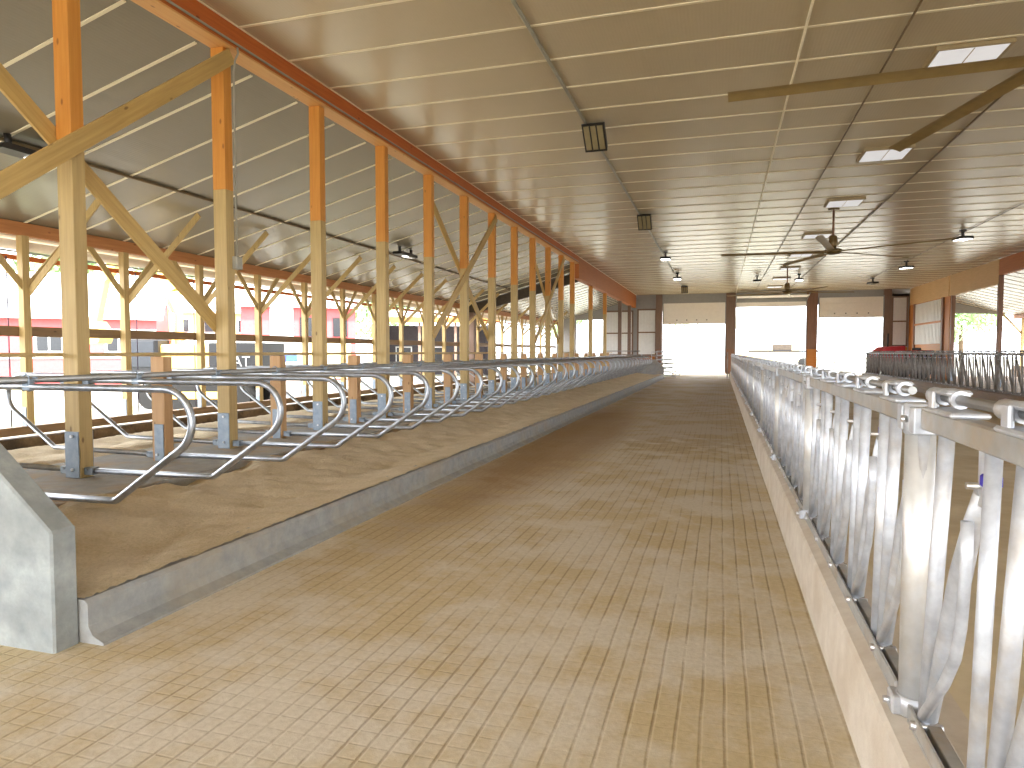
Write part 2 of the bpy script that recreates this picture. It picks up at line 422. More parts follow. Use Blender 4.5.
ew = [(-3.56, -.02), (-3.56, .69), (-4.38, 1.37), (-9.3, 1.37), (-9.9, .69), (-9.9, -.02)]
eo = MB().prism(ew, 1, 2.85, 3.01)
bmesh.ops.bevel(eo.bm, geom=eo.bm.edges[:], offset=.012, segments=1, affect='EDGES', profile=.5)
struct(eo.build('wall_end', M['endwall']), 'pale concrete end wall with sloped top at the near end of the stalls')
fe = MB().prism([(-3.5, 0), (-3.5, .7), (-4.0, 1.2), (-9.4, 1.2), (-9.9, .7), (-9.9, 0)], 1, 44.9, 45.1)
struct(fe.build('wall_end_far', M['curb']), 'grey concrete end wall at the far end of the stalls')

# tall posts
PX = -6.7
def tall_post(label):
    r = empty('timber_post', (PX, 0, 0), label, 'post', 'tall stall posts')
    MB().box(-.085, .125, -.08, .08, .335, 3.95, .006).build('lower_section', M['post_low'], r)
    tag(MB().box(-.085, .125, -.08, .08, 3.95, 5.88, .006).build('upper_section', M['post_up'], r), 'orange untreated upper length of the post')
    for s in (-1, 1):
        p = MB().box(-.075, .115, s*.087-.007, s*.087+.007, .338, .84, .003).build('bracket', M['plate'], r)
        bo = MB()
        for z in (.43, .79): bo.tube([(.03, s*.094, z), (.03, s*.112, z)], .016, 8)
        bo.build('bolt', M['bolt'], p)
    return r
TY = [3.36+2.35*k for k in range(0, 13)] + [36.3, 41.0]
proto = None
for i, y in enumerate(TY):
    if i == 0:
        o = proto = tall_post('tall timber post hard against the pale concrete end wall, before the first crossing boards')
    else:
        o = copy_tree(proto)
        o['label'] = 'tall timber stall post reaching the red-brown header, %s one past the pale concrete end wall' % nth(i-1)
    o.location = (PX, y, 0)
def short_post(label):
    r = empty('short_post', (PX, 0, 0), label, 'post')
    MB().box(-.085, .115, -.07, .07, .335, 1.64, .006).build('post', M['post_short'], r)
    for s in (-1, 1):
        p = MB().box(-.04, .1, s*.077-.007, s*.077+.007, .338, .8, .003).build('bracket', M['plate'], r)
        MB().tube([(0, s*.084, .42), (0, s*.1, .42)], .014, 8).build('bolt', M['bolt'], p)
    return r
SY = [4.535+2.35*k for k in range(17)]
proto = None
for i, y in enumerate(SY):
    lab = 'short orange-brown stall post with grey foot bracket, %s short one after the near crossing boards' % nth(i-1) if i else 'short orange-brown stall post standing between the concrete end wall and the near crossing boards'
    if i == 0: o = proto = short_post(lab)
    else: o = copy_tree(proto); o['label'] = lab
    o.location = (PX, y, 0)
# far tall posts under the plywood header are double
# X braces
def brace(y0, z0, y1, z1, x, label):
    d = math.hypot(y1-y0, z1-z0)
    o = MB().box(-d/2, d/2, -.02, .02, -.1, .1, .004).build('brace_board', M['board_x'])
    o.location = (x, (y0+y1)/2, (z0+z1)/2); o.rotation_euler = (0, -math.atan2(z1-z0, y1-y0), PI/2)
    # local x -> +Y after the turn about z; tilt about local y
    o.rotation_euler = (Matrix.Rotation(PI/2, 3, 'Z') @ Matrix.Rotation(-math.atan2(z1-z0, y1-y0), 3, 'Y')).to_euler()
    return tag(o, label, 'brace')
brace(3.2, 2.0, 8.12, 5.80, PX+.146, 'long diagonal board rising to the header, in front of the tallest near posts')
brace(3.45, 5.68, 8.1, 2.02, PX-.106, 'long diagonal board falling behind the near post to the second tall post')
for yc, w in ((5.71+2.35*5, 'sixth'), (5.71+2.35*9, 'tenth')):
    brace(yc-2.4, 2.1, yc+2.4, 5.75, PX+.146, 'diagonal board rising away across the %s post past the near cross brace' % w)
    brace(yc-2.3, 5.67, yc+2.4, 2.1, PX-.106, 'diagonal board falling away behind the %s post past the near cross brace' % w)
# thin rail along the post tops
tag(MB().box(PX-.13, PX-.085, 3.3, 44.8, 1.645, 1.69, .003).build('rail_board', M['board_y']), 'thin yellow board running behind the stall posts at the height of the short post tops', 'rail')

# loop dividers
def arc(cx, cz, r, a0, a1, n):
    return [(cx+r*math.cos(a0+(a1-a0)*k/n), cz+r*math.sin(a0+(a1-a0)*k/n)) for k in range(n+1)]
def fillet(pts, rad, n=6):
    out = [pts[0]]
    for i in range(1, len(pts)-1):
        p, a, b = Vector(pts[i]), Vector(pts[i-1]), Vector(pts[i+1]); r = rad[i-1]
        u, v = (a-p).normalized(), (b-p).normalized()
        ang = u.angle(v); t = r/math.tan(ang/2); c = p+(u+v).normalized()*(r/math.sin(ang/2))
        s = p+u*t-c; e = p+v*t-c
        for k in range(n+1):
            th = s.angle(e); q = k/n
            w = (s*math.sin((1-q)*th) + e*math.sin(q*th))/math.sin(th)
            out.append(tuple(c+w))
    out.append(pts[-1]); return out
loop2d = [(0.02, 0, 1.385), (2.87, 0, 1.385), (2.5, 0, .98)]
def loop_path(s):
    ctrl = [(.1, 1.385), (2.86, 1.39), (2.50, .93), (1.78, .425), (.16, .41)]
    p = [Vector((.1, 0, 1.385))]
    f = [(.15, 0, 1.39), (1.2, 0, 1.392)]
    f += [(x, 0, z) for x, z in arc(2.32, 1.122, .27, PI/2, -math.radians(55), 14)]
    f += fillet([f[-1], (1.78, 0, .43), (.18, 0, .41)], [.10], 6)[1:]
    return [(s*x, y, z) for x, y, z in f]
def divider(s, label):
    r = empty('stall_divider', (PX, 0, 0), label, 'stall divider')
    MB().tube(loop_path(s), .031, 12).build('loop', M['galv'], r)
    o2 = .05 if s > 0 else .015
    c = MB().box(min(s*(.08+o2), s*(.19+o2)), max(s*(.08+o2), s*(.19+o2)), -.05, .05, .37, .45, .006); c.tube([(s*(.135+o2), -.07, .43), (s*(.135+o2), .07, .43)], .014, 8)
    c.build('foot_clamp', M['plate'], r)
    k = MB().box(min(s*(.08+o2), s*(.17+o2)), max(s*(.08+o2), s*(.17+o2)), -.045, .045, 1.34, 1.43, .006); k.build('head_clamp', M['plate'], r)
    return r
LY = [4.535+1.175*k for k in range(34)]
protos = {}
for s, side, far in ((1, 'alley', 40), (-1, 'outer wall', 34)):
    for i, y in enumerate(LY):
        if y > far+4.5: break
        lab = 'galvanized loop stall divider on the %s side, %s from the pale concrete end wall' % (side, nth(i))
        if s not in protos: o = protos[s] = divider(s, lab)
        else: o = copy_tree(protos[s]); o['label'] = lab
        o.location = (PX, y, 0)
# neck rails with a clamp at every loop
for s, x, lab in ((1, -5.87, 'galvanized neck rail pipe clamped on top of the alley side stall loops'),):
    r = empty('neck_rail', (x, 3.4, 1.45), lab, 'rail')
    MB().tube([(0, .2, 0), (0, 41.2, 0)], .03, 12).build('pipe', M['galv_rail'], r)
    base = None
    for i, y in enumerate(LY):
        if base is None:
            cb = MB().box(-.045, .045, -.03, .03, -.095, .012, .008)
            cb.tube([(-.035, -.02, -.1), (-.035, -.02, .03), (0, -.02, .05), (.035, -.02, .03), (.035, -.02, -.1)], .008, 6)
            cb.tube([(-.06, .03, .02), (.06, .03, .02)], .01, 6)
            o = base = cb.build('clamp', M['plate'], r)
        else:
            o = base.copy(); C.objects.link(o); o.parent = r
        o.location = (0, y-3.4, 0)

# ------------------------------------------------------------------ outer (left) eave wall
struct(MB().box(-13.16, -12.86, Y0, Y1, -.45, .03).build('wall_left', M['knee']), 'stained concrete knee wall below the outer sill')
tag(MB().box(-13.1, -12.9, Y0, Y1, .085, .25, .005).build('sill_board', M['girt']), 'brown timber sill on the knee wall under the outer posts', 'board')
tag(MB().box(-13.06, -12.94, Y0, Y1, 3.95, 4.2, .005).build('eave_beam', M['eave_wood']), 'orange-brown eave beam on top of the outer post row', 'beam')
tag(MB().box(-13.16, -13.08, Y0, Y1, 2.0, 2.2, .004).build('girt_board', M['girt']), 'dark brown horizontal board across the outer posts above head height', 'board')
tag(MB().box(-13.42, -13.38, Y0, Y1, 3.52, 3.62, .003).build('fascia_board', M['beam_red']), 'thin red-brown fascia board just outside the eave beam', 'board')
tag(MB().box(-13.7, -13.07, Y0, Y1, 3.93, 3.96).build('soffit_board', M['soffit']), 'pale soffit strip outside the orange-brown eave beam', 'board')
rc = empty('curtain_roll', (-13.3, 0, 3.8), 'white rolled-up side curtain under the orange-brown eave beam', 'curtain')
MB().tube([(0, Y0, 0), (0, Y1, 0)], .1, 14).build('roll', M['soffit'], rc)
MB().tube([(0, Y0-.1, -.125), (0, Y1+.1, -.125)], .02, 8).build('roll_pipe', M['galv_rail'], rc)
def outer_post(label):
    r = empty('outer_post', (-13, 0, 0), label, 'post')
    MB().box(-.075, .075, -.075, .075, .25, 3.95, .005).build('post', M['post_low'], r)
    MB().box(-.06, .06, -.088, -.074, .1, .62, .003).build('bracket', M['plate'], r)
    for s in (-1, 1):
        MB().beam((.03, s*.03, 2.95), (.03, s*1.0, 4.05), .13, .036, (0, -s, 1)).build('knee_brace', M['post_low'], r)
    MB().beam((.04, .06, 2.85), (2.05, .06, roofz(-13+2.05)-.06), .13, .036, (-1, 0, 1)).build('roof_brace', M['post_low'], r)
    return r
OY = [10.02+2.35*k for k in range(0, 11)]
proto = None
for i, y in enumerate(OY):
    lab = 'slender outer wall post with knee braces under the eave beam, %s along the outer wall' % nth(i)
    if i == 0: o = proto = outer_post(lab)
    else: o = copy_tree(proto); o['label'] = lab
    o.location = (-13, y, 0)
for i, y in enumerate((36.0, 40.5, 45.0, 50.0)):
    o = copy_tree(proto); o.location = (-13, y, 0)
    o['label'] = 'outer wall post with knee braces past the dark boarded bay, %s from it' % nth(i)
base = None
for i, y in enumerate((9.85, 12.9, 14.75, 17.3, 19.5, 22.0, 24.4, 26.8)):
    if base is None: o = base = MB().tube([(0, 0, .0), (0, 0, 3.5)], .013, 6).build('curtain_rope', M['rod'])
    else: o = base.copy(); C.objects.link(o)
    o.location = (-13.22, y, .05)
    tag(o, 'thin dark vertical curtain rod outside the outer posts, %s along from the open end' % nth(i), 'rod')
# dark boarded cross frame over the stalls, part way along
df = empty('cross_frame', (0, 34.5, 0), 'dark boarded cross frame under the lean-to roof beyond the tenth stall post', 'frame')
MB().prism([(-12.9, roofz(-12.9)-.55), (-6.9, roofz(-6.9)-.55), (-6.9, roofz(-6.9)-.03), (-12.9, roofz(-12.9)-.03)], 1, -.1, .1).build('boarding', M['darkwall'], df)
MB().box(-12.95, -12.6, -.2, .2, -.3, 3.8).build('column', M['column'], df)
# flood lights
def floodlight(loc, rz, label, gleaming, arm=.16, tilt=0.6):
    r = empty('floodlight', loc, label, 'light', None, rz)
    tilt = -tilt; r.scale = (1.3, 1.3, 1.3)
    MB().box(-.07, .07, -.07, .07, -.05, 0, .01).build('mount_box', M['black'], r)
    MB().box(-.03, .03, -.03, .03, -arm-.02, -.04, .004).build('stem', M['black'], r)
    h = MB().prism([(-.2, -arm-.02), (.2, -arm-.02), (.24, -arm-.1), (-.24, -arm-.1)], 0, -.17, .17).build('housing', M['black'], r, (0, -.09 if tilt else 0, .02), (tilt*.8, 0, 0))
    MB().box(-.145, .145, -.2, .2, -arm-.112, -arm-.098, .003).build('lens', M['lens'] if gleaming else M['glass_lens'], h)
    gb = MB()
    for x in (-.05, .05): gb.tube([(x, -.21, -arm-.118), (x, .21, -arm-.118)], .011, 5)
    gb.build('guard', M['black'], h)
    return r
M['glass_lens'] = plain('grey_lens', S(150,136,104), .25)
for i, (x, y, gleaming) in enumerate(((-2.45, 14.0, 0), (-2.45, 23.3, 0), (-2.42, 31.6, 1), (-2.42, 40.3, 1), (-2.42, 48.8, 0))):
    floodlight((x, y, CZ-.015), 0, ['black floodlight on the ceiling conduit nearest the red-brown header, closest one', 'dark floodlight on the ceiling conduit, second along it', 'small lit floodlight on the ceiling conduit, third along it', 'small lit floodlight on the ceiling conduit, fourth along it', 'small dark floodlight at the far end of the ceiling conduit'][i], gleaming, .2, .9 if not gleaming else 0)
for i, (x, y) in enumerate(((8.5, 29.2), (8.75, 38.3), (8.8, 46.4))):
    floodlight((x, y, CZ-.015), .3, ['lit floodlight near the tip of the large ceiling fan blade', 'small lit floodlight behind the large fan over the feed side', 'small dark floodlight close to the wall of metal panels'][i], i < 2, .2, 0)
for i, (x, y) in enumerate(((4.3, 43.0), (2.0, 43.0))):
    floodlight((x, y, CZ-.015), 0, ['tiny lit floodlight above the middle far doorway behind the fan', 'tiny dark floodlight on the ceiling over the middle lane'][i], i == 0, .2, 0)
for i, (y) in enumerate((8.1, 20.3)):
    x = -10.2 if i == 0 else -9.8
    r = empty('floodlight', (x, y, roofz(x)-.015), ['dark twin floodlight on the sloped ceiling behind the first cross brace', 'dark twin floodlight hanging from the sloped ceiling behind the stall posts'][i], 'light')
    for s in (-1, 1):
        MB().tube([(0, s*.42, 0), (0, s*.40, -.2)], .05, 8).build('stem', M['black'], r)
    hb = MB().prism([(-.62, -.26), (.62, -.26), (.55, -.17), (-.55, -.17)], 0, -.16, .16).build('housing', M['black'], r)
    MB().box(-.07, .07, -.12, .08, -.275, -.262, .003).build('lens', M['lens'], hb)
    MB().box(-.1, .1, .2, .5, -.275, -.262, .003).build('reflector', M['bolt'], hb)
def ceiling_conduit(x, y0, y1, label, m='conduit', r=.022, z=CZ-.03):
    tag(MB().tube([(x, y0, z), (x, (y0+y1)/2, z), (x, y1, z)], r, 8).build('conduit', M[m]), label, 'conduit')
ceiling_conduit(-2.6, Y0, 49, 'grey conduit along the ceiling carrying the row of floodlights', 'conduit', .028)
ceiling_conduit(1.07, Y0, 55, 'pale conduit along the ceiling in the middle of the hall', 'trimwhite', .02)
ceiling_conduit(2.4, Y0, 55, 'dark conduit along the ceiling beside the white light boxes', 'conduit_dark', .016)
ceiling_conduit(4.65, Y0, 55, 'brown conduit along the ceiling on the far side of the light boxes', 'conduit_dark', .022)
ceiling_conduit(8.7, Y0, 48, 'dark conduit linking the floodlights over the feed side', 'conduit_dark', .016)
lc = -10.35
tag(MB().tube([(lc, Y0, roofz(lc)-.03), (lc, 34, roofz(lc)-.03)], .028, 8).build('conduit', M['conduit_dark']), 'dark conduit along the sloped ceiling above the stalls', 'conduit')

# white light boxes
def light_box(label):
    r = empty('light_box', (3.5, 0, CZ), label, 'light')
    w = .5
    f = MB()
    f.box(-w, w, -w, -w+.04, -.07, 0).box(-w, w, w-.04, w, -.07, 0).box(-w, -w+.04, -w+.04, w-.04, -.07, 0).box(w-.04, w, -w+.04, w-.04, -.07, 0)
    f.build('frame', M['ceil_frame'], r)
    MB().box(-w+.052, w-.052, -w+.052, w-.052, -.072, -.05, .003).build('diffuser', M['lightbox'], r)
    MB().box(-.006, .006, -w+.052, w-.052, -.078, -.07).build('divider_strip', M['ceil_frame'], r)
    return r
M['ceil_frame'] = plain('tan_frame', S(160,140,104), .5)
proto = None
for i, y in enumerate((12.2, 17.5, 22.8, 28.9, 34.3, 39.7, 45.1, 50.5)):
    lab = 'square white light box on the ceiling, %s along the row from the near end' % nth(i)
    if proto is None: o = proto = light_box(lab)
    else: o = copy_tree(proto); o['label'] = lab
    o.location = (3.5, y, CZ)

# ceiling fans
def fan(label):
    r = empty('ceiling_fan', (3.35, 0, CZ), label, 'ceiling fan')
    MB().box(-.12, .12, -.12, .12, -.06, 0, .01).build('mount_plate', M['bronze'], r)
    MB().tube([(0, 0, -.05), (0, 0, -1.05)], .035, 10).build('downrod', M['column_red'], r)
    MB().lathe([(.07, -.85), (.12, -.88), (.14, -1.12), (.11, -1.22), (.08, -1.26)], 16).build('motor', M['bronze'], r)
    MB().lathe([(.16, -1.27), (.26, -1.3), (.26, -1.4), (.16, -1.44), (.05, -1.46)], 20).build('hub', M['bronze'], r)
    for k in range(5):
        b = MB()
        prof = [(-.105, -.014), (-.04, .018), (.05, .018), (.105, -.004), (.04, .002), (-.04, -.004)]
        b.prism(prof, 0, .24, 3.38)
        b.build('blade', M['fan_yellow'], r, (0, 0, -1.36), (math.radians(12), 0, math.radians(72*k)))
    return r
fans = []
for y, a, lab in ((23.75, 40, 'large five-blade ceiling fan in the middle of the hall, whole blades in view'), (8.85, 33, 'nearest large ceiling fan, only its long olive blades reaching into view'), (39.3, 10, 'distant large ceiling fan above the middle far doorway')):
    o = fan(lab) if not fans else copy_tree(fans[0]); o['label'] = lab
    fans.append(o); o.location = (3.35 if y > 9 else 3.42, y, CZ); o.rotation_euler = (0, 0, math.radians(a))

# ------------------------------------------------------------------ headlock rows
def curb_feed(x, s, label):
    poly = [(x-s*.12, -.1), (x-s*.10, .335), (x-s*.085, .355), (x-s*.03, .377), (x+s*.18, .377), (x+s*.2, -.1)]
    return tag(MB().prism(poly, 1, -6, 46.0).build('feed_curb', M['feedcurb']), label, 'curb')
HXL = .69
curb_feed(HXL, 1, 'long tan concrete feed curb carrying the bright headlock row')
PITCH = 3.05
def headlock(label, mt='galv_white'):
    GW = M[mt]
    r = empty('headlock_barrier', (HXL, 0, 0), label, 'headlock')
    Lp = PITCH
    RL = M['galv_rail_bright'] if mt == 'galv_white' else GW
    MB().box(-.03, .03, .07, Lp-.07, 1.435, 1.505, .006).build('top_rail', RL, r)
    b = MB().box(-.035, .045, .07, Lp-.07, .378, .393, .003).box(-.035, -.024, .07, Lp-.07, .393, .445, .003).box(.0, .045, .07, Lp-.07, .393, .43, .003)
    b.build('bottom_rail', RL, r)
    MB().tube([(.0, .12, 1.555), (.0, Lp-.12, 1.555)], .016, 8).build('release_rod', M['galv_rail'], r)
    for k in range(5):
        y = .5+.6*k
        MB().tube([(0, y, .40), (0, y-.15, 1.44)], .024, 12).build('fixed_bar', GW, r)
        MB().tube([(0, y-.47, .40), (0, y-.54, 1.44)], .021, 12).build('fixed_bar', GW, r)
        p = MB()
        p.tube([(.012, y-.02, .45), (.012, y-.12, .7), (.012, y-.22, .93), (.012, y-.27, 1.02), (.012, y-.36, 1.2), (.012, y-.43, 1.31)], [.024, .026, .028, .032, .026, .022], 10)
        p.box(.0, .022, y-.475, y-.425, 1.27, 1.43, .004)
        p.tube([(-.014, y-.40, 1.22), (-.014, y-.405, 1.1), (-.014, y-.375, .9), (-.014, y-.34, .80), (-.014, y-.25, .68), (-.014, y-.03, .46)], .017, 8)
        pv = p.build('pivot_bar', GW, r)
        tag(MB().box(-.012, .034, y-.51, y-.475, 1.335, 1.37, .005).build('bushing', M['blue'], pv), 'blue plastic bushing')
        MB().tube([(-.035, y-.45, 1.33), (.045, y-.45, 1.33)], .01, 8).build('bolt', M['bolt'], pv)
        br = MB()
        br.tube([(0, y-.12, 1.555), (0, y+.0, 1.555)], .027, 12)
        br.tube([(0, y-.27, 1.555), (0, y-.24, 1.555)], .028, 12)
        br.box(-.052, .052, y-.36, y-.08, 1.506, 1.522, .006).box(-.036, .036, y-.26, y-.10, 1.565, 1.583, .008).box(-.044, -.03, y-.15, y-.10, 1.515, 1.578, .005)
        br.build('latch_bracket', GW, r)
        MB().tube([(-.05, y-.02, .418), (.05, y-.02, .418)], .016, 8).build('pivot_bolt', M['bolt'], r)
    return r
def headlock_post(label, mt='galv_white'):
    GW = M[mt]
    r = empty('headlock_post', (HXL, 0, 0), label, 'post')
    MB().tube([(0, 0, .377), (0, 0, 1.50)], .049, 18).build('pipe', (M['galv_post'] if mt == 'galv_white' else GW), r)
    c = MB().lathe([(.05, 1.405), (.055, 1.41), (.055, 1.512), (.045, 1.518)], 20)
    c.box(-.05, .05, .05, .12, 1.415, 1.507, .004).box(-.05, .05, -.12, -.05, 1.415, 1.507, .004)
    cc = c.build('collar', GW, r)
    MB().tube([(-.07, -.02, 1.46), (-.05, -.02, 1.46)], .013, 8).build('bolt', M['bolt'], cc)
    d = MB().lathe([(.05, .385), (.056, .387), (.056, .45), (.05, .452)], 20).box(-.04, .04, .04, .10, .385, .45, .004)
    d.box(-.075, -.04, -.03, .05, .378, .45, .006)
    dd = d.build('foot_bracket', GW, r)
    MB().tube([(-.095, .01, .415), (-.07, .01, .415)], .013, 8).build('bolt', M['bolt'], dd)
    return r
P0 = -.29
pp = hp = None
for i in range(16):
    y = P0+PITCH*i
    lab = 'galvanized pipe post of the headlock row beside the alley, %s from the near end' % nth(max(0, i-1))
    if i:
        if hp is None: o = hp = headlock_post(lab)
        else: o = copy_tree(hp); o['label'] = lab
        o.location = (HXL, y, 0)
    if i < 15:
        lab = 'bright galvanized headlock panel on the feed curb beside the alley, %s from the near end' % nth(i)
        if pp is None: o = pp = headlock(lab)
        else: o = copy_tree(pp); o['label'] = lab
        o.location = (HXL, y, 0)
# opposite row, seen from its far side
RXF = 7.6; ZF = .16
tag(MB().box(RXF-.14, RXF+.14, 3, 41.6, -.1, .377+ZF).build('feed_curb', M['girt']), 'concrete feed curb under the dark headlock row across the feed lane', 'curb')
for i in range(13):
    y = 41.0-PITCH*i
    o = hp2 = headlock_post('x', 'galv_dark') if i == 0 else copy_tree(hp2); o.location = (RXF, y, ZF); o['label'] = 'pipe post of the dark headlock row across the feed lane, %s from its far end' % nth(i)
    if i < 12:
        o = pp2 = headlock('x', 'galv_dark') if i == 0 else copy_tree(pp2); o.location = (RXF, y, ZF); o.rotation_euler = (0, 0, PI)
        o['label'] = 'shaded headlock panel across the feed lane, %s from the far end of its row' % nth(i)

# ------------------------------------------------------------------ far gable
G = Y1
def ribs(mb, x0, x1, z0, z1, y, axis='x', p=.23):
    mb_ = mb; x = x0
    while x < x1-.01:
        if axis == 'x': mb_.box(x, min(x+.05, x1), y-.025, y, z0, z1)
        else: mb_.box(y-.025, y, x, min(x+.05, x1), z0, z1)
        x += p
    return mb_
wf = MB()
wf.box(-13, -11.4, G, G+.12, -.4, 4.3); wf.box(-13, -6.6, G, G+.12, 4.3, 5.9)
wf.box(-9.1, -6.6, G, G+.12, -.4, 4.3)
wf.box(-6.6, -4.45, G, G+.12, -.3, 6.3); wf.box(-4.45, 13.0, G, G+.12, 5.3, 6.3)
wf.box(-4.45, .4, G, G+.12, 4.9, 5.3); wf.box(6.7, 11.3, G, G+.12, 5.2, 5.3)
wf.box(.4, 1.03, G, G+.12, -.3, 5.3); wf.box(6.1, 6.85, G, G+.12, -.3, 5.3); wf.box(11.3, 13.8, G, G+.12, -.3, 5.9)
wf.prism([(13.0, 4.5), (19.4, 4.3), (13.0, 6.1)], 1, G, G+.12); wf.box(13.8, 15.2, G, G+.12, -.3, 5.2)
struct(wf.build('wall_far', M['wallsteel']), 'far gable wall of grey steel around the three doorways')
def siding(x0, x1, z0, z1, label, rails=True):
    r = empty('siding_bay', ((x0+x1)/2, G, 0), label, 'wall siding')
    h = (x1-x0)/2
    sb = MB().box(-h, h, -.04, 0, z0, z1); ribs(sb, -h, h, z0, z1, -.04); sb.build('siding', M['siding'], r)
    f = MB().box(-h-.12, -h, -.1, 0, z0-.1, z1+.12).box(h, h+.12, -.1, 0, z0-.1, z1+.12).box(-h, h, -.1, 0, z1, z1+.12).box(-h, h, -.1, 0, z0-.1, z0)
    f.build('frame', M['column'], r)
    MB().box(-h, h, -.09, -.03, (z0+z1)/2-.05, (z0+z1)/2+.05).build('cross_girt', M['girt'], r)
    return r
siding(-6.3, -5.0, 1.5, 5.0, 'white ribbed steel wall panel beside the far doorway at the alley end')
siding(11.9, 12.75, 2.2, 5.6, 'white ribbed steel wall panel in the corner beyond the feed lane')
siding(-8.9, -6.85, 1.5, 4.9, 'white ribbed steel wall panel behind the last stall posts')
tag(MB().box(-9.0, -5.0, G-.14, G-.02, 0, 1.35, .005).build('kick_board', M['kick']), 'orange-brown boarding low on the far wall beside the stalls', 'board')
tag(MB().box(11.8, 12.85, G-.14, G-.02, 0, 2.05, .005).build('kick_board', M['kick']), 'orange-brown boarding low on the far wall beyond the feed lane', 'board')
for x0, x1, m, lab in ((-4.95, -4.45, 'column', 'dark timber column at the stall side of the alley doorway'), (.36, 1.06, 'column', 'grey-brown timber column between the alley doorway and the middle doorway'), (6.1, 6.85, 'column_red', 'red-brown timber column between the middle and the last far doorway'), (11.25, 11.75, 'column', 'dark timber column beside the last far doorway')):
    r = empty('door_column', ((x0+x1)/2, G-.16, 0), lab, 'column'); w = (x1-x0)/2
    MB().box(-w, w, -.14, .14, 0, 6.2, .006).build('column', M[m], r)
    MB().box(-w*.9, w*.9, -.2, -.135, 0, 1.9, .006).build('guard_board', M['column_red'] if m != 'column_red' else M['kick'], r)
for n, (x0, x1, zb, zt, m, lab) in enumerate(((-4.35, .3, 3.86, 5.5, 'doorpanel', 'white sectional overhead door half raised over the alley end'), (1.1, 6.05, 5.1, 5.45, 'doorpanel', 'cream overhead door rolled up above the middle doorway'), (6.95, 11.2, 4.2, 5.7, 'doorpanel', 'white sectional overhead door half raised over the last doorway'))):
    d = MB().box(x0, x1, G-.28, G-.25, zb, zt); z = zb
    while z < zt-.05:
        d.box(x0, x1, G-.32, G-.27, z, min(z+.54, zt)-.015, .005); z += .55
    do = d.build('door_%d' % (n+1), M[m]); struct(do, lab)
    t = MB()
    for x in (x0-.03, x1+.03): t.box(x-.03, x+.03, G-.36, G-.24, .1, zt+.1)
    t.build('track', M['galv_rail'], do)
    if n != 1:
        w = MB()
        for k in range(4): w.box(x0+1.0+k*.75, x0+1.08+k*.75, G-.335, G-.32, zb+.28, zb+.36)
        w.build('hinge', M['black'], do)
    else:
        MB().beam((x0, G-.4, 5.5), (x0, G-2.6, 5.9), .05, .06).beam((x1, G-.4, 5.5), (x1, G-2.6, 5.9), .05, .06).build('rail', M['galv_rail'], do)
        MB().box(x0, x1, G-2.4, G-.5, 5.75, 5.8).build('raised_section', M[m], do)
# right side wall between hall and lean-to, near the far gable
swp = MB().box(12.92, 13.08, 46.3, 55.4, 0, 5.0)
struct(swp.build('wall_right', M['kick']), 'boarded side wall near the far gable')
r = empty('siding_bay', (12.92, 50.6, 0), 'white ribbed steel panel on the side wall next to the corner', 'wall siding')
sb = MB().box(-.04, 0, -3.0, 3.0, 2.2, 4.95); y = -3.0
while y < 2.95: sb.box(-.065, -.04, y, y+.06, 2.2, 4.95); y += .3
sb.build('siding', M['siding'], r)
MB().box(-.09, -.03, -3.0, 3.0, 3.5, 3.62).build('cross_girt', M['kick'], r)
MB().box(-.1, 0, -3.3, -3.0, 0, 5.0).box(-.1, 0, 3.0, 3.3, 0, 5.0).build('frame', M['column_red'], r)
proto = None
for i, y in enumerate((46.0, 38.9, 31.5, 24.0, 16.5, 9.0, 1.5)):
    lab = 'dark timber post under the opposite header, %s from the far gable' % nth(i)
    if proto is None:
        proto = o = empty('side_post', (RX, y, 0), lab, 'post')
        MB().box(-.1, .1, -.1, .1, 0, 5.42, .006).build('post', M['column_red'], o)
        MB().box(-.12, .12, -.115, -.1, 0, .7, .003).build('bracket', M['plate'], o)
    else: o = copy_tree(proto); o['label'] = lab
    o.location = (RX, y, 0)
tag(MB().box(19.34, 19.46, Y0, Y1, 3.95, 4.2).build('eave_beam', M['eave_wood']), 'orange-brown eave beam of the opposite lean-to', 'beam')
proto = None
for i, y in enumerate((54.0, 49.5, 45.0, 40.5, 36.0, 31.5, 27.0, 22.5, 18.0, 13.5)):
    lab = 'outer post of the opposite lean-to, %s from the far gable' % nth(i)
    if proto is None:
        proto = o = empty('outer_post', (19.4, y, 0), lab, 'post')
        MB().box(-.09, .09, -.09, .09, 0, 3.95, .006).build('post', M['post_low'], o)
        MB().beam((-.03, .0, 2.9), (-1.4, 0, roofzr(18.0)-.06), .13, .036, (1, 0, 1)).build('roof_brace', M['post_low'], o)
    else: o = copy_tree(proto); o['label'] = lab
    o.location = (19.4, y, 0)

struct(MB().box(19.3, 19.5, -9, 55.4, -.2, .75).build('wall_right_outer', M['knee']), 'low stained knee wall of the opposite lean-to')
for y, lab in ((47.2, 'dark timber post under the plywood header past the far end of the stalls'), (52.3, 'dark timber post under the plywood header beside the far gable wall')):
    o = MB().box(-.12, .12, -.1, .1, 0, 5.2, .006).build('end_post', M['column']); o.location = (-6.65, y, 0); tag(o, lab, 'post', 'end posts under the plywood header')
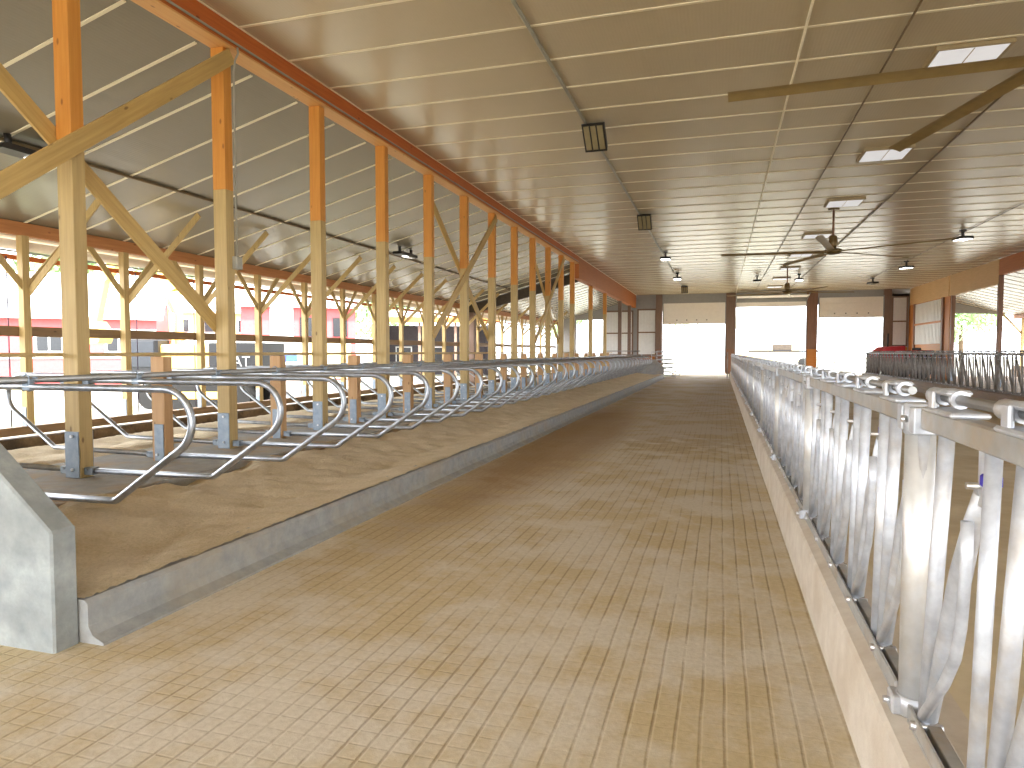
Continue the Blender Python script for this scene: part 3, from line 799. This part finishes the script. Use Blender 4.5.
# gates and odds and ends at the alley end
def gate(loc, rot, w, h, nb, m, label):
    r = empty('tube_gate', loc, label, 'gate'); r.rotation_euler = rot
    MB().tube([(0,0,0), (w,0,0), (w,0,h), (0,0,h), (0,0,0)], .03, 8).build('frame', M[m], r)
    b = None
    for k in range(1, nb):
        if b is None: o = b = MB().tube([(0, 0, 0), (w, 0, 0)], .025, 8).build('rail', M[m], r)
        else: o = b.copy(); C.objects.link(o); o.parent = r
        o.location = (0, 0, h*k/nb)
    return r
gate((-4.35, 46.1, .1), (-.12, 0, .25), 1.35, 1.6, 6, 'galv_white', 'silver tube gate leaning at the alley end beyond the stalls')
gate((-3.55, 45.35, .04), (-.5, .2, .3), .8, 1.1, 5, 'galv_white', 'small silver gate tipped over in front of the leaning gate')
gate((-4.1, 47.0, .1), (-.06, 0, .2), 1.5, 1.65, 6, 'galv_white', 'silver tube gate standing behind the leaning gate at the alley end')
gate((.42, 44.6, .05), (0, .0, PI/2), 1.6, 1.6, 5, 'galv_rail', 'narrow grey gate swung open beside the far headlock post')
o = MB().tube([(-4.95, 45.3, 0), (-4.95, 45.3, 1.55)], .055, 12).build('gate_post', M['galv_white']); tag(o, 'white pipe gate post at the far end of the stall curb', 'post')
gate((7.3, 50.2, .1), (0, 0, -.05), 2.6, 1.75, 6, 'galv_rail', 'grey tube gate across the last far doorway, beside the red-brown column')
gate((-9.7, 45.6, .1), (0, 0, 0), 4.6, 1.65, 6, 'galv_rail', 'grey tube gate across the far end of the stalls')

# red tractor behind the dark headlock row
def wheel(parent, name, x, y, r, w):
    t = MB(); prof = [(r*.55, -w/2), (r*.9, -w/2), (r, -w*.3), (r, w*.3), (r*.9, w/2), (r*.55, w/2)]
    t.lathe(prof, 24)
    o = t.build(name, M['tire'], parent, (x, y, r), (PI/2, 0, 0))
    MB().lathe([(r*.2, -w*.42), (r*.56, -w*.4), (r*.56, w*.4), (r*.2, w*.42)], 20).build('rim', M['barn_cream'], o)
    return o
t = empty('tractor', (10.9, 49.0, 0), 'red tractor parked behind the dark headlock row near the last doorway', 'tractor', None, -2.6)
t.scale = (1.06, 1.06, 1.06)
MB().prism([(-.1, .95), (1.7, .9), (1.75, 1.55), (1.2, 1.9), (-.1, 1.95)], 1, -.38, .38).build('hood', M['tractor_red'], t)
MB().box(-1.3, 1.6, -.28, .28, .55, .98, .03).build('chassis', M['mach_black'], t)
MB().tube([(.9, .1, 1.85), (.9, .1, 2.7)], .05, 10).build('exhaust', M['mach_black'], t)
MB().box(-1.3, -.7, -.3, .3, 1.2, 1.32, .03).box(-1.35, -1.22, -.3, .3, 1.3, 1.85, .03).build('seat', M['mach_black'], t)
MB().tube([(-.35, -.2, 1.85), (-.35, 0, 2.0), (-.35, .2, 1.85), (-.35, 0, 1.7), (-.35, -.2, 1.85)], .02, 6).build('steering_wheel', M['mach_black'], t)
for s in (-1, 1):
    wheel(t, 'wheel', -.9, s*.75, .8, .42); wheel(t, 'wheel', 1.25, s*.62, .45, .26)
    MB().prism([(-1.7, 1.35), (-1.5, 1.7), (-.4, 1.7), (-.1, 1.3), (-.15, 1.25), (-.45, 1.62), (-1.45, 1.62), (-1.62, 1.33)], 1, s*.75-.25, s*.75+.25).build('fender', M['tractor_red'], t)

# ------------------------------------------------------------------ outdoors, beyond the outer wall
GZ = -.25
def gable_barn(name, loc, rz, w, d, h, rise, wall, label):
    r = empty(name, loc, label, 'barn', None, rz)
    MB().prism([(-w/2, 0), (w/2, 0), (w/2, h), (-w/2, h)], 1, 0, d).build('walls', M[wall], r)
    MB().prism([(-.5, h-.05), (d/2, h+rise), (d+.5, h-.05), (d+.5, h+.1), (d/2, h+rise+.18), (-.5, h+.1)], 0, -w/2-.4, w/2+.4).build('roof', M['roofw'], r)
    MB().prism([(0, h), (d, h), (d/2, h+rise)], 0, -w/2, w/2).build('gable', M[wall], r)
    return r
yaw = math.radians(16.97)
b1 = gable_barn('red_barn', (-38.5, 28.6, GZ), math.radians(40), 15, 12, 3.9, 3.0, 'barn_red', 'red barn with pale roof outside beyond the near stalls')
for x in (-5, -1.5, 2, 5.5):
    w = MB().box(x-.75, x+.75, -.06, 0, 1.9, 2.9).build('window', M['white'], b1)
    MB().box(x-.6, x-.05, -.08, -.055, 2.0, 2.8).box(x+.05, x+.6, -.08, -.055, 2.0, 2.8).build('pane', M['glass_dark'], w)
MB().box(-7.5, 7.5, -.05, 0, 1.55, 1.75).box(-7.5, 7.5, -.05, 0, 3.1, 3.3).build('white_band', M['white'], b1)
b2 = gable_barn('red_barn', (-27.6, 40.6, GZ), math.radians(34), 7.5, 9, 5.0, 2.6, 'barn_red', 'red barn, sunlit wall patches painted cream, outside behind the third and fourth tall posts')
for x0, x1, z0, z1, m, nm in ((-1.9, -.4, 1.4, 5.0, 'white', 'white_door'), (-.2, 1.4, .1, 2.6, 'barn_cream', 'door'), (1.6, 3.4, .1, 2.6, 'barn_cream', 'door'), (-3.6, -2.2, .1, 2.6, 'barn_cream', 'door')):
    MB().box(x0, x1, -.07, 0, z0, z1).build(nm, M[m], b2)  # cream door panels stand in for sunlit red wall, glare painted in
for x in (.5, 2.7):
    MB().box(x-.5, x+.5, -.09, 0, 3.0, 4.3).build('window', M['glass_dark'], b2)
wh = gable_barn('farmhouse', (-44, 45, GZ), math.radians(36), 17, 9, 5.2, 3.0, 'barn_cream', 'pale house with a row of dark windows outside behind the first posts')
wh['category'] = 'house'
for k in range(6):
    w = MB().box(-7+k*2.6, -5.3+k*2.6, -.07, 0, 3.5, 4.7).build('window', M['white'], wh)
    MB().box(-6.85+k*2.6, -5.45+k*2.6, -.09, -.06, 3.6, 4.6).build('pane', M['glass_dark'], w)
sh = empty('open_shed', (-21.2, 49.5, GZ), 'grey open-front shed with an orange fascia outside behind the middle stall posts', 'shed', None, math.radians(24))
MB().box(-4.4, 4.4, 5.6, 5.8, 0, 4.2).box(-4.4, -4.2, 0, 5.6, 0, 4.2).box(4.2, 4.4, 0, 5.6, 0, 4.2).build('walls', M['greyshed'], sh)
MB().prism([(-.5, 4.3), (6.2, 5.3), (6.2, 5.45), (-.5, 4.5)], 0, -4.8, 4.8).build('roof', M['roofw'], sh)
MB().box(-4.8, 4.8, -.55, -.4, 4.2, 4.65).build('fascia', M['kick'], sh)
for x in (-4.2, -1.4, 1.4, 4.2): MB().box(x-.1, x+.1, -.1, .1, 0, 4.3).build('post', M['column'], sh)
for x in (-2.8, 0, 2.8):
    w = MB().box(x-.7, x+.7, 5.5, 5.6, 1.0, 2.4).build('window', M['white'], sh); MB().box(x-.6, x+.6, 5.47, 5.5, 1.1, 2.3).build('pane', M['glass_dark'], w)

# excavator: boom side-on to the barn
ex = empty('excavator', (-17.4, 20.1, GZ), 'yellow excavator with raised boom parked outside behind the first two tall posts', 'excavator', None, yaw)
ex.scale = (1, 1, 1.1)
MB().box(-1.5, 1.6, -.9, .9, 1.0, 2.0, .06).build('body', M['yellow'], ex)
MB().prism([(.5, 1.05), (2.2, 1.05), (2.3, 1.3), (2.3, 2.05), (.5, 2.05)], 1, -1.15, 1.15).build('counterweight', M['mach_black'], ex)
cab = MB().box(-2.35, -1.25, -1.15, -.2, .85, 2.2, .08).build('cab', M['mach_black'], ex)
MB().box(-2.25, -1.35, -1.17, -1.14, 1.3, 2.1, .01).build('window', M['glass_dark'], cab)
for s in (-1, 1):
    tr = MB(); pts = arc(-1.5, .42, .42, PI/2, 1.5*PI, 8)+arc(1.5, .42, .42, -PI/2, PI/2, 8)
    tr.prism(pts, 1, s*.95-.28, s*.95+.28); tr.build('track', M['tire'], ex)
    wl = MB()
    MB().box(-1.4, 1.4, s*.95-.3, s*.95+.3, .3, .55, .03).build('track_frame', M['yellow'], ex)
MB().lathe([(.7, .7), (.7, 1.02)], 20).build('turntable', M['mach_black'], ex)
def arm(pts, w, name, parent):
    b = MB()
    for (p, q, w0) in zip(pts, pts[1:], w): b.beam((p[0], 0, p[1]), (q[0], 0, q[1]), w0, .36, (0, 0, 1) if abs(p[0]-q[0]) > .3 else (1, 0, 0), .02)
    return b.build(name, M['yellow'], parent)
arm([(-1.1, 1.8), (-1.2, 3.7), (-1.65, 4.6), (-2.35, 5.2), (-2.75, 5.35)], [.36, .38, .36, .3], 'boom', ex)
arm([(-2.55, 5.5), (-3.65, 4.1), (-4.0, 2.7)], [.34, .28], 'stick', ex)
MB().tube([(-1.15, -.25, 3.0), (-2.2, -.25, 5.0)], .06, 8).tube([(-1.15, -.25, 2.0), (-1.15, -.25, 3.0)], .09, 8).build('ram', M['bolt'], ex)
MB().prism([(-4.2, 2.75), (-3.85, 2.75), (-3.55, 2.35), (-3.7, 2.05), (-4.1, 2.0), (-4.35, 2.3)], 1, -.4, .4).build('bucket', M['yellow'], ex)
cu = bpy.data.curves.new('lettering', 'FONT'); cu.body = 'CAT'; cu.size = .46; cu.extrude = .01; cu.align_x = 'CENTER'; cu.offset = .0
tx = bpy.data.objects.new('lettering', cu); C.objects.link(tx)
dg = bpy.context.evaluated_depsgraph_get(); me = bpy.data.meshes.new_from_object(tx.evaluated_get(dg)); bpy.data.objects.remove(tx)
lo = bpy.data.objects.new('lettering', me); C.objects.link(lo); me.materials.clear(); me.materials.append(M['letter'])
lo.parent = ex; lo.location = (1.45, -1.165, 1.32); lo.rotation_euler = (PI/2, 0, 0); tag(lo, 'white block letters on the black counterweight')
# blue and white trailer behind the excavator
tl = empty('trailer', (-21.5, 27.5, GZ), 'white trailer with a blue stripe outside behind the second tall post', 'trailer', None, yaw)
MB().box(-2.6, 2.6, -1, 1, .9, 2.5, .05).build('box', M['white'], tl)
tag(MB().box(-2.61, 2.61, -1.02, -.99, 1.5, 1.9).build('stripe', M['bluepaint'], tl), 'blue stripe')
for x in (-1.2, 0, 1.2): wheel(tl, 'wheel', x, -.8, .45, .25)
# far hay trailer seen through the middle doorway
hw = empty('flatbed_trailer', (7.5, 92, GZ), 'dark low flatbed trailer far outside the middle doorway', 'trailer', None, -.15)
MB().box(-4, 4, -1.1, 1.1, 1.9, 2.15, .02).build('deck', M['mach_black'], hw)
MB().box(-1.2, 1.0, -.8, .8, 2.15, 2.9, .05).build('load', M['darkwall'], hw)
for x in (-2.6, 2.4): wheel(hw, 'wheel', x, -.9, .6, .3)
rb = gable_barn('red_barn', (9.5, 150, GZ), 0, 12, 9, 7, 3.4, 'barn_cream', 'pale barn far away outside the middle doorway')

# trees on the rise beyond the yard
def tree(h, r, label, seed):
    rnd = random.Random(seed)
    t = empty('tree', (0,0,0), label, 'tree', 'trees beyond the yard')
    MB().tube([(0,0,0), (.1,.05,h*.3), (-.05,.1,h*.6)], [r*.08, r*.065, r*.03], 8).build('trunk', M['bark'], t)
    b = bmesh.new()
    blobs = [(Vector((rnd.uniform(-.6,.6)*r, rnd.uniform(-.6,.6)*r, h*(.45+.5*rnd.random()))), r*rnd.uniform(.35,.6)) for _ in range(16)]
    for c, br in blobs:
        for _ in range(260):
            d = Vector((rnd.gauss(0,1), rnd.gauss(0,1), rnd.gauss(0,1))).normalized()
            p = c+d*br*rnd.uniform(.75, 1.05); u = d.orthogonal().normalized(); u.rotate(Matrix.Rotation(rnd.uniform(0, 6.28), 3, d)); w = d.cross(u)
            s = r*rnd.uniform(.04, .08); tilt = d*rnd.uniform(-.5, .5)
            b.faces.new([b.verts.new(p+q) for q in (u*s+tilt*s, w*s*.6, -u*s-tilt*s, -w*s*.6)])
    me = bpy.data.meshes.new('foliage'); b.to_mesh(me); b.free(); me.materials.append(M['leaf'])
    f = bpy.data.objects.new('foliage', me); C.objects.link(f); f.parent = t
    return t
prot = [tree(15, 5.5, '', 3), tree(12, 5, '', 5)]
spots = [(-98, 44), (-92, 57), (-84, 69), (-76, 80), (-64, 90), (-52, 98), (-40, 106), (-112, 56), (-104, 70), (-26, 112), (-10, 118), (44, 150), (-30, 130)]
for i, (x, y) in enumerate(spots):
    o = prot[i] if i < 2 else copy_tree(prot[i % 2])
    o.location = (x, y, GZ+random.uniform(0, 2)); o.rotation_euler = (0, 0, random.uniform(0, 6)); k = random.uniform(.9, 1.25); o.scale = (k, k, k)
    o['label'] = 'leafy green tree standing beyond the yard and its barns'

GROUPS = {'timber_post': 'tall stall posts', 'short_post': 'short stall posts', 'stall_divider': 'loop stall dividers', 'neck_rail': 'neck rails',
          'brace_board': 'crossing brace boards', 'outer_post': 'outer wall posts', 'curtain_rope': 'curtain rods', 'floodlight': 'ceiling floodlights',
          'light_box': 'white ceiling light boxes', 'ceiling_fan': 'large ceiling fans', 'headlock_barrier': 'headlock panels', 'headlock_post': 'headlock row posts',
          'siding_bay': 'white siding panels', 'door_column': 'far doorway columns', 'side_post': 'posts under the opposite header', 'tube_gate': 'tube gates', 'red_barn': 'barns'}
for o in list(C.objects):
    st = o.name.split('.')[0]
    if o.parent is None and st in GROUPS: o['group'] = GROUPS[st]
# ------------------------------------------------------------------ light and camera
w = bpy.data.worlds.new('sky'); bpy.context.scene.world = w; w.use_nodes = True
nt = w.node_tree; bg = nt.nodes['Background']
tc = nt.nodes.new('ShaderNodeTexCoord'); cl = noise(nt, tc.outputs['Generated'], 2.2, 5)
L(nt, ramp(nt, cl, [(.35, (.80, .88, 1, 1)), (.6, (1, 1, 1, 1))]), bg.inputs['Color']); bg.inputs['Strength'].default_value = 1.8
sun = bpy.data.lights.new('sun', 'SUN'); sun.energy = 3.0; sun.angle = math.radians(1.0); sun.color = (1, .95, .86)
so = bpy.data.objects.new('sun', sun); C.objects.link(so)
so.rotation_euler = Vector((-.35, .45, -1)).to_track_quat('-Z', 'Y').to_euler()

cam = bpy.data.cameras.new('camera'); cam.lens = 24.0; cam.sensor_width = 36.0; cam.clip_end = 800; cam.clip_start = .05
co = bpy.data.objects.new('camera', cam); C.objects.link(co)
co.location = (0, 0, 1.7); co.rotation_euler = (math.radians(90-2.70), 0, math.radians(16.97))
sc = bpy.context.scene; sc.camera = co
vs = sc.view_settings; vs.view_transform = 'Standard'; vs.look = 'None'; vs.gamma = 1.0; vs.use_curve_mapping = False; vs.exposure = 2.6
sc.cycles.max_bounces = 10; sc.cycles.diffuse_bounces = 7; sc.cycles.glossy_bounces = 4
sc.cycles.sample_clamp_indirect = 8.0
sc.cycles.caustics_reflective = False; sc.cycles.caustics_refractive = False
